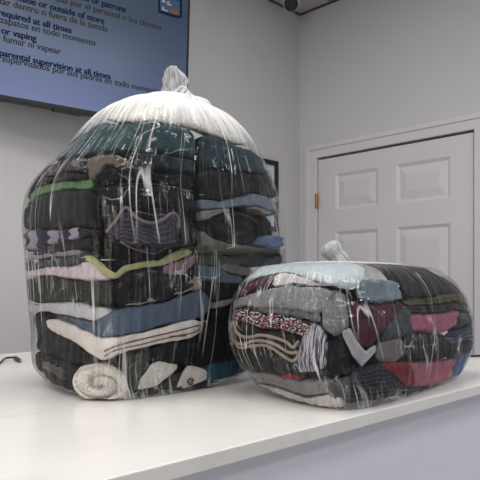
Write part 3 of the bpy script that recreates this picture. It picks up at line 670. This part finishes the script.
edge_line(tall, 'emblem', [(192.5, 380.2), (191, 378.7), (189, 379), (187.6, 381), (187.9, 383.4), (190, 384.4), (192.2, 383.2)], .0017, ec, cap, 0.0045)
edge_line(tall, 'emblem', [(190, 382), (192.8, 380.8)], .0012, ec, cap, 0.0045)
T('folded_towel', 'teal-blue towel at the bottom right of the tall bag', [(208, 366), (222, 363), (240, 358)], [(205, 383), (220, 380), (240, 375)], cloth((34, 96, 124)), 'towel', inset=0.008, folds=2, extR=.3, wr=.006)
T('folded_jeans', 'dark slate jeans lying flat under the teal-blue towel', [(176, 391), (200, 385), (218, 382), (240, 377)], [(180, 394), (200, 390), (218, 386), (240, 381)], cloth((56, 66, 74)), 'jeans', inset=0.01)
# ---- tall bag, right pile
T('shiny_jacket', 'black glossy jacket under the right teal fleece', [(200, 171), (215, 170), (235, 174), (266, 175)], [(200, 197), (220, 200), (240, 196), (258, 192), (272, 196)], cloth((24, 27, 30)), 'jacket', folds=2, extR=.6, wr=.008)
T('folded_sweater', 'blue-grey sweater on the right pile of the tall bag', [(199, 198), (220, 201), (240, 197), (258, 193), (274, 199)], [(199, 210), (220, 209), (240, 206), (258, 206), (280, 214)], cloth((112, 126, 140)), 'sweater', extR=.6, folds=1, inset=0.012)
T('folded_shirt', 'taupe-grey shirt edge left of the big black roll', [(200, 211), (212, 210), (228, 208)], [(200, 221), (208, 220), (216, 214), (228, 211)], cloth((138, 128, 122)), 'shirt', inset=0.008, thick=.03)
T('folded_shirt', 'taupe shirt edge right of the big black roll', [(252, 207), (262, 208), (272, 212)], [(252, 209), (262, 213), (272, 215)], cloth((140, 130, 122)), 'shirt', inset=0.01, thick=.02)
T('folded_jacket', 'black jacket wrapping round the big black roll', [(200, 222), (216, 214), (232, 210), (250, 209), (266, 214), (283, 219)], [(200, 232), (216, 240), (232, 244), (250, 244), (266, 240), (285, 238)], cloth((19, 20, 22)), 'jacket', inset=0.034, extR=.6, wr=.008, folds=2)
roll(tall, 'rolled_towel', 'big black rolled towel on the right pile', 'towel', 238, 229, .056, .036, cloth((26, 27, 27)), inset=0.008, length=.09, turns=1.6, depth=.006, lump=.002)
T('folded_shirt', 'bright blue crumpled shirt at the right edge of the tall bag', [(258, 240), (266, 236), (274, 234), (284, 238)], [(256, 245), (264, 247), (270, 251), (284, 244)], cloth((92, 114, 152)), 'shirt', inset=0.006, thick=.03, wr=.006)
T('folded_sweater', 'long olive-grey sweater below the big black roll', [(197, 228), (206, 231), (214, 238), (224, 242), (245, 245), (266, 248), (286, 244)], [(199, 254), (215, 254), (240, 255), (262, 257), (286, 254)], cloth((112, 113, 100)), 'sweater', extR=.6, wr=.005, inset=0.014)
T('folded_sweater', 'dark olive sweater with a fold line on the right pile', [(198, 255), (215, 255), (232, 256), (240, 258)], [(198, 265), (212, 265), (226, 264), (240, 266)], cloth((88, 92, 84)), 'sweater', wr=.005)
T('folded_hoodie', 'charcoal hoodie fold at the right edge behind the low bag', [(240, 253), (255, 256), (270, 257), (286, 255)], [(240, 264), (252, 267), (268, 267), (285, 264)], cloth((94, 98, 100)), 'hoodie', extR=.6, folds=1, inset=0.01)
T('folded_hoodie', 'mid grey hoodie fold just left of the low bag', [(220, 264), (230, 260), (242, 266), (252, 268)], [(220, 268), (230, 273), (242, 276), (252, 275)], cloth((128, 131, 136)), 'hoodie', inset=0.008, thick=.03)
T('folded_jeans', 'slate blue jeans left of the grey hoodie fold', [(197, 264), (208, 265), (220, 268), (234, 275), (246, 278)], [(197, 281), (212, 282), (226, 284), (246, 285)], cloth((90, 112, 132), 'denim', (112, 130, 146)), 'jeans', inset=0.012)
T('shiny_jacket', 'black crinkled jacket under the slate blue jeans', [(200, 282), (215, 283), (240, 286)], [(212, 301), (222, 300), (240, 297)], cloth((22, 24, 28)), 'jacket', wr=.009, folds=2)
T('folded_shirt', 'tan shirt edge poking out beside the low bag', [(214, 303), (222, 301), (236, 297)], [(214, 309), (222, 307), (236, 302)], cloth((160, 144, 128)), 'shirt', inset=0.008)
T('folded_trousers', 'black trousers on the right above the teal-blue towel', [(214, 312), (226, 309), (250, 303)], [(228, 340), (238, 345), (256, 345)], cloth((18, 20, 22)), 'trousers', folds=2, inset=0.024, wr=.007)

# ---- low bag
grey_h = cloth((112, 112, 118), 'heather', (150, 150, 156))
Lw('folded_towel', 'light blue towel draped over the top of the low bag', [(256, 272), (275, 266), (300, 263), (330, 262.5), (352, 266), (372, 272)], [(246, 284), (258, 278), (274, 274), (290, 272), (308, 279), (330, 285), (356, 294)], cloth((182, 196, 202)), 'towel', inset=.004, thick=.02, extL=.3, wr=.002, over=.016)
Lw('folded_towel', 'blue-grey towel end bunched right of the light blue towel', [(360, 283), (368, 278), (380, 278), (392, 281), (400, 284)], [(356, 300), (366, 302), (378, 304), (390, 302), (402, 299)], cloth((116, 134, 146)), 'towel', inset=.006, thick=.04, folds=3, wr=.008, groove=.011)
Lw('folded_shirt', 'maroon shirt wedge at the upper left of the low bag', [(240, 290), (252, 282), (262, 279), (274, 276)], [(236, 300), (250, 293), (262, 288), (274, 285)], cloth((78, 30, 46)), 'shirt', extL=.4)
Lw('folded_shirt', 'white shirt corner beneath the light blue towel', [(273, 275), (284, 272), (296, 275), (318, 282)], [(273, 288), (284, 286), (298, 284), (318, 287)], cloth((196, 192, 194)), 'shirt', inset=0.008, thick=.03)
Lw('folded_sweatshirt', 'grey heather sweatshirt folded on the upper left', [(232, 303), (250, 294), (272, 288), (292, 285), (318, 288), (338, 290)], [(230, 311), (246, 306), (262, 309), (282, 309), (302, 312), (326, 316)], grey_h, 'sweatshirt', folds=2, extL=.5, wr=.004)
Lw('folded_sweatshirt', 'dark grey sweatshirt fold just above the red patterned sweater', [(262, 302), (280, 300), (300, 302), (320, 308)], [(256, 312), (280, 314), (302, 318), (322, 324)], cloth((78, 78, 84), 'heather', (116, 116, 122)), 'sweatshirt', inset=0.006, thick=.012, folds=2)
Lw('folded_sweatshirt', 'grey creased sweatshirt beside the maroon sweater', [(322, 290), (334, 290), (346, 294)], [(322, 332), (334, 338), (350, 326)], cloth((104, 104, 110), 'heather', (138, 138, 144)), 'sweatshirt', inset=0.01, wr=.008, folds=3)
Lw('knit_sweater', 'red black and white patterned knit sweater in the low bag', [(230, 312), (245, 307), (262, 313), (284, 315), (304, 320), (322, 330)], [(230, 319), (245, 321), (258, 328), (280, 329), (302, 337), (322, 341)], cloth((24, 24, 28), 'knit', (178, 32, 44), (205, 200, 204), nx=26, ny=5), 'sweater', inset=0.007, thick=.04, extL=.4)
tn = Lw('folded_blanket', 'dark blanket with wavy tan edges at the left of the low bag', [(232, 324), (246, 323), (260, 331), (282, 333), (301, 340)], [(232, 343), (246, 346), (262, 347), (282, 352), (301, 361)], cloth((32, 33, 40)), 'blanket', inset=0.012, folds=3)
tan = cloth((166, 148, 128))
for px in ([(236, 322), (238, 330), (243, 336), (252, 337), (262, 335), (275, 337), (288, 342), (294, 347), (300, 341)],
           [(232, 333), (236, 340), (244, 344), (255, 341), (266, 341), (278, 345), (290, 352), (299, 352)],
           [(234, 341), (242, 347), (254, 346), (266, 345), (276, 349), (288, 358), (296, 360), (302, 350)]):
    edge_line(low, 'trim_edge', px, .0029, tan, tn, 0.007)
Lw('folded_trousers', 'black trousers at the left below the tan-edged blanket', [(230, 344), (246, 348), (262, 349), (282, 354), (300, 363)], [(236, 366), (250, 371), (266, 371), (284, 374), (300, 378)], cloth((24, 26, 28)), 'trousers', extL=.5, wr=.006, folds=2)
Lw('fuzzy_throw', 'white and navy streaked fuzzy throw in the middle of the low bag', [(304, 334), (312, 320), (320, 327), (328, 340)], [(298, 372), (308, 372), (318, 371), (327, 366)], cloth((60, 60, 84), 'fuzzy', (206, 202, 214), nx=14), 'throw', inset=0.005, thick=.02, wr=.004)
Lw('folded_shirt', 'dark red shirt corner at the lower left edge', [(236, 367), (246, 369), (256, 371)], [(240, 376), (248, 376), (256, 374)], cloth((120, 26, 36)), 'shirt', inset=0.01)
Lw('folded_shirt', 'red shirt corner above the grey sweatshirt at the bottom', [(283, 376), (291, 372), (302, 377)], [(283, 379), (291, 380), (302, 381)], cloth((160, 40, 48)), 'shirt', inset=0.006, thick=.02)
Lw('folded_sweatshirt', 'grey heather sweatshirt along the bottom front of the low bag', [(238, 374), (252, 372), (264, 371), (284, 376), (304, 380), (332, 380)], [(243, 383), (260, 383), (276, 386), (296, 393), (310, 397), (334, 392)], cloth((118, 116, 120), 'heather', (152, 150, 154)), 'sweatshirt', inset=0.005, thick=.06, extL=.3)
Lw('folded_towel', 'white towel edge under the grey sweatshirt at the bottom front', [(248, 384), (262, 384), (278, 387), (296, 394), (310, 398), (322, 395), (332, 393), (345, 398)], [(252, 392), (264, 398), (280, 404), (298, 409), (312, 412), (324, 415), (334, 414), (345, 410)], cloth((226, 218, 216)), 'towel', inset=0.006, thick=.05)
Lw('folded_shirt', 'black shirt in the centre left of the white draped cloth', [(324, 342), (334, 340), (344, 336)], [(324, 377), (336, 379), (350, 372)], cloth((20, 22, 22)), 'shirt', inset=0.02, wr=.006, folds=2)
Lw('folded_sweater', 'large maroon sweater in the centre of the low bag', [(347, 296), (358, 302), (376, 305), (392, 303), (406, 303)], [(350, 328), (358, 344), (370, 348), (384, 332), (404, 308)], cloth((84, 28, 42)), 'sweater', inset=0.012, wr=.007, folds=1)
Lw('folded_shirt', 'dark slate shirt beside the maroon sweater', [(382, 334), (392, 320), (402, 309), (411, 305)], [(380, 343), (390, 340), (402, 338), (413, 332)], cloth((62, 72, 78)), 'shirt', inset=0.008, folds=2, wr=.006)
Lw('draped_cloth', 'lavender-white cloth hanging diagonally in the centre', [(342, 331), (350, 329), (356, 340), (366, 352), (376, 343)], [(342, 334), (346, 342), (352, 356), (362, 368), (377, 350)], cloth((196, 190, 202)), 'cloth', inset=0.005, thick=.018, wr=.005)
Lw('folded_shirt', 'beige shirt bundle right of the lavender-white cloth', [(376, 345), (386, 340), (396, 338), (403, 340)], [(374, 358), (384, 363), (396, 362), (404, 356)], cloth((122, 114, 108)), 'shirt', inset=0.007, thick=.04, wr=.006)
Lw('plaid_shirt', 'dark plaid shirt at the bottom centre of the low bag', [(352, 370), (364, 368), (380, 364), (396, 364)], [(342, 402), (362, 402), (384, 399), (402, 394)], cloth((30, 34, 42), 'plaid', (104, 112, 124), (20, 24, 30), nx=9, ny=8), 'shirt', inset=0.008, thick=.04, wr=.005)
Lw('folded_shirt', 'slate grey shirt above the white towel edge', [(328, 382), (340, 380), (352, 378)], [(330, 397), (340, 403), (350, 402)], cloth((84, 88, 96)), 'shirt', inset=0.008, wr=.006)
Lw('folded_shirt', 'bright red shirt wedge near the bottom of the low bag', [(378, 364), (392, 362), (412, 364)], [(398, 377), (404, 386), (414, 386)], cloth((146, 24, 34)), 'shirt', inset=0.005, thick=.018, wr=.004)
# right half
Lw('folded_jacket', 'black jacket across the top right of the low bag', [(384, 268), (405, 268), (425, 270), (445, 280), (456, 290)], [(404, 298), (420, 297), (436, 295), (452, 294), (463, 298)], cloth((26, 29, 29)), 'jacket', folds=3, extR=.5, wr=.006, inset=.006, over=.01)
Lw('plaid_shirt', 'olive and mustard checked shirt band at the upper right', [(406, 300), (424, 299), (440, 296), (455, 291), (466, 298)], [(406, 306), (424, 305), (440, 304), (455, 301), (470, 307)], cloth((78, 70, 44), 'plaid', (150, 130, 74), (40, 38, 32), nx=12, ny=3), 'shirt', inset=0.006, thick=.03, extR=.4)
Lw('folded_shirt', 'black shirt between the mustard check and the rose shirt', [(406, 307), (424, 306), (440, 305), (455, 303), (471, 310)], [(408, 312), (424, 313), (440, 312), (456, 310), (472, 318)], cloth((22, 24, 26)), 'shirt', extR=.4)
Lw('folded_shirt', 'rose pink shirt at the right of the low bag', [(410, 314), (424, 314), (442, 313), (462, 309)], [(410, 332), (424, 332), (438, 335), (456, 325)], cloth((178, 88, 112)), 'shirt', inset=0.006, thick=.04, wr=.006, folds=2)
Lw('folded_shirt', 'dark green shirt at the right edge above the blue plaid', [(457, 314), (464, 312), (472, 320)], [(454, 330), (462, 326), (473, 325)], cloth((42, 54, 48)), 'shirt', extR=.4)
Lw('plaid_shirt', 'blue and white plaid shirt at the right edge', [(452, 336), (462, 330), (474, 324)], [(453, 346), (462, 342), (474, 338)], cloth((44, 56, 84), 'plaid', (176, 184, 204), (24, 30, 50), nx=6, ny=3), 'shirt', inset=0.006, thick=.03, extR=.4)
Lw('folded_trousers', 'black trousers below the rose pink shirt', [(406, 334), (424, 334), (440, 337), (456, 346), (474, 340)], [(408, 358), (424, 360), (440, 359), (456, 355), (473, 351)], cloth((22, 23, 26)), 'trousers', extR=.4, folds=2, wr=.006)
Lw('folded_shirt', 'coral pink shirt at the bottom right of the low bag', [(406, 365), (424, 361), (440, 361), (458, 357)], [(410, 386), (424, 386), (440, 383), (452, 376)], cloth((196, 104, 124)), 'shirt', inset=0.007, folds=2, wr=.007)
Lw('folded_shirt', 'bright blue shirt at the lower right edge', [(456, 359), (464, 354), (473, 350)], [(452, 378), (462, 371), (469, 364)], cloth((40, 92, 150)), 'shirt', inset=0.006, thick=.04, extR=.4, wr=.006)
Lw('folded_jeans', 'navy blue jeans along the bottom right of the low bag', [(404, 390), (424, 388), (440, 385), (458, 377)], [(404, 397), (424, 393), (440, 389), (456, 381)], cloth((34, 52, 88)), 'jeans', inset=0.008, extR=.3)

# ---- plastic skins with knot and tuft
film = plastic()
def sack_object(bag, label, zcut, wr, seed):
    c = bag.c; root = empty('plastic_bag', (c[0], c[1], CT)); tag(root, label, 'bag')
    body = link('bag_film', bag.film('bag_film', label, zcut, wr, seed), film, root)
    return root
def gathered(name, root, path, radii, pleats, seed, gather, sub=8, ruff=.25):
    """bunched film along a path: rings with deep pleats"""
    path = np.array(path, float); n = len(path); K = 44; na = 120
    tt = np.linspace(0, n-1, K); C = np.stack([np.interp(tt, range(n), path[:, k]) for k in range(3)], -1)
    C = np.stack([np.convolve(np.pad(C[:, k], 3, 'edge'), np.ones(7)/7, 'valid') for k in range(3)], -1)
    R = np.interp(tt, range(n), radii); P = np.zeros((K, na, 3)); UV = np.zeros((K, na, 2))
    Tn = np.gradient(C, axis=0); Tn /= np.linalg.norm(Tn, axis=1)[:, None]
    for i in range(K):
        a = np.cross(Tn[i], [F2[0], F2[1], 0]); a /= np.linalg.norm(a); b = np.cross(a, Tn[i])
        for j in range(na):
            q = 2*PI*j/na; tw = q+i*.03
            w = 1+ruff*(nz3(math.cos(tw)*pleats*.35+seed, math.sin(tw)*pleats*.35, i*.05)+.5*nz3(math.cos(tw)*pleats, math.sin(tw)*pleats+seed, i*.09))
            P[i, j] = C[i]+R[i]*w*(math.cos(q)*a+math.sin(q)*b)
            UV[i, j] = (j/na, .9+.1*i/K)
    if radii[-1] < .002: P[-1] = C[-1]
    me = grid_mesh(name, P, wrap_v=True, uvs=None); ul = me.uv_layers.new(name='UVMap'); lp = np.empty(len(me.loops), int); me.loops.foreach_get('vertex_index', lp)
    ul.data.foreach_set('uv', UV.reshape(-1, 2)[lp].ravel())
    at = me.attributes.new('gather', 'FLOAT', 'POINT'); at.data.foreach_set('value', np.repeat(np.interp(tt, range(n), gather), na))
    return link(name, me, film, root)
rt = sack_object(tall, 'tall full clear plastic bag of folded laundry with a knotted top', .642, .0042, 3.1)
apex = tall.P(0, .642, 9); D = (apex-np.array([0, 0, EYE]))[:2] @ F2
def ad(u, v): return at_d(u, v, D)
gathered('knot', rt, [ad(177, 108), ad(177, 104), ad(177, 99), ad(176, 94), ad(175, 89)], [.06, .046, .037, .03, .025], 8, 2.2, [.9, 1, 1, .9, .6], ruff=.3)
gathered('tuft', rt, [ad(175.5, 96), ad(174.5, 90), ad(174, 84), ad(173.5, 77), ad(173, 71), ad(172.5, 67), ad(172.5, 66)], [.025, .026, .024, .02, .015, .009, .001], 6, 8.2, [.5, .36, .34, .3, .32, .4, .4], ruff=.55)
rl = sack_object(low, 'low wide clear plastic bag of mixed laundry near the counter edge', .2668, .0036, 9.4)
ap = low.P(0, .2668, 9)
D = (at_d(0, 0, 1)[:2]*0 + ap[:2]) @ F2 - .02
gathered('knot', rl, [ad(341.5, 277), ad(341, 269), ad(339.5, 261), ad(336, 255.5), ad(332, 251), ad(329, 247.5), ad(326.5, 244.5), ad(325.5, 243)], [.03, .026, .0235, .018, .021, .022, .016, .001], 5, 5.5, [.75, .9, 1, 1, .9, .8, .8, .8], ruff=.25)

# ------------------------------------------------------------------ light
W = bpy.data.worlds.new('world'); SC.world = W; W.use_nodes = True
bg = W.node_tree.nodes['Background']; bg.inputs[0].default_value = (.84, .86, .91, 1); bg.inputs[1].default_value = .15
def area(name, loc, size, power, color, target=None):
    l = bpy.data.lights.new(name, 'AREA'); l.shape = 'RECTANGLE'; l.size, l.size_y = size; l.energy = power; l.color = color
    o = bpy.data.objects.new(name, l); COL.objects.link(o); o.location = loc
    if target: o.rotation_euler = (Vector(target)-Vector(loc)).to_track_quat('-Z', 'Y').to_euler()
    return o
area('ceiling_panel_light', (.75, .95, CEIL-.02), (1.2, .6), 20, (1, .97, .93))  # unseen overhead panels; extra ones added to raise more glints on the film
area('ceiling_panel_light', (-.9, .3, CEIL-.02), (1.2, .6), 26, (1, .97, .93))
area('ceiling_panel_light', (1.7, 1.6, CEIL-.02), (.6, .6), 5, (1, .98, .95))
area('ceiling_panel_light', (-.3, 1.7, CEIL-.02), (.6, .6), 5, (1, .97, .93))
area('ceiling_panel_light', (1.9, -.6, CEIL-.02), (1.2, .6), 20, (.96, .97, 1))
area('ceiling_panel_light', (-.4, -1.6, CEIL-.02), (1.2, .6), 22, (.97, .98, 1))
area('warm_fill_light', (-2.8, -.4, 1.6), (1.8, 1.8), 24, (1, .92, .82), (1.2, 2.0, 1.0))  # added fill from behind left, warms the back wall; no window there
area('front_fill_light', (1.0, -2.7, 1.5), (2.6, 1.8), 13, (.90, .94, 1), (1.0, 1.0, .9))  # unseen fill added behind the lens to brighten the counter front

# ------------------------------------------------------------------ camera
cd = bpy.data.cameras.new('camera'); co = bpy.data.objects.new('camera', cd); COL.objects.link(co); SC.camera = co
cd.sensor_width = 36; cd.sensor_fit = 'HORIZONTAL'; cd.lens = FPX/480*36; cd.shift_y = (V0-240)/480
co.location = (0, 0, EYE); co.rotation_euler = (PI/2, 0, -ang); cd.clip_start = .02
SC.view_settings.view_transform = 'Standard'; SC.view_settings.look = 'None'; SC.view_settings.exposure = -0.06
SC.cycles.transparent_max_bounces = 24; SC.cycles.max_bounces = 10
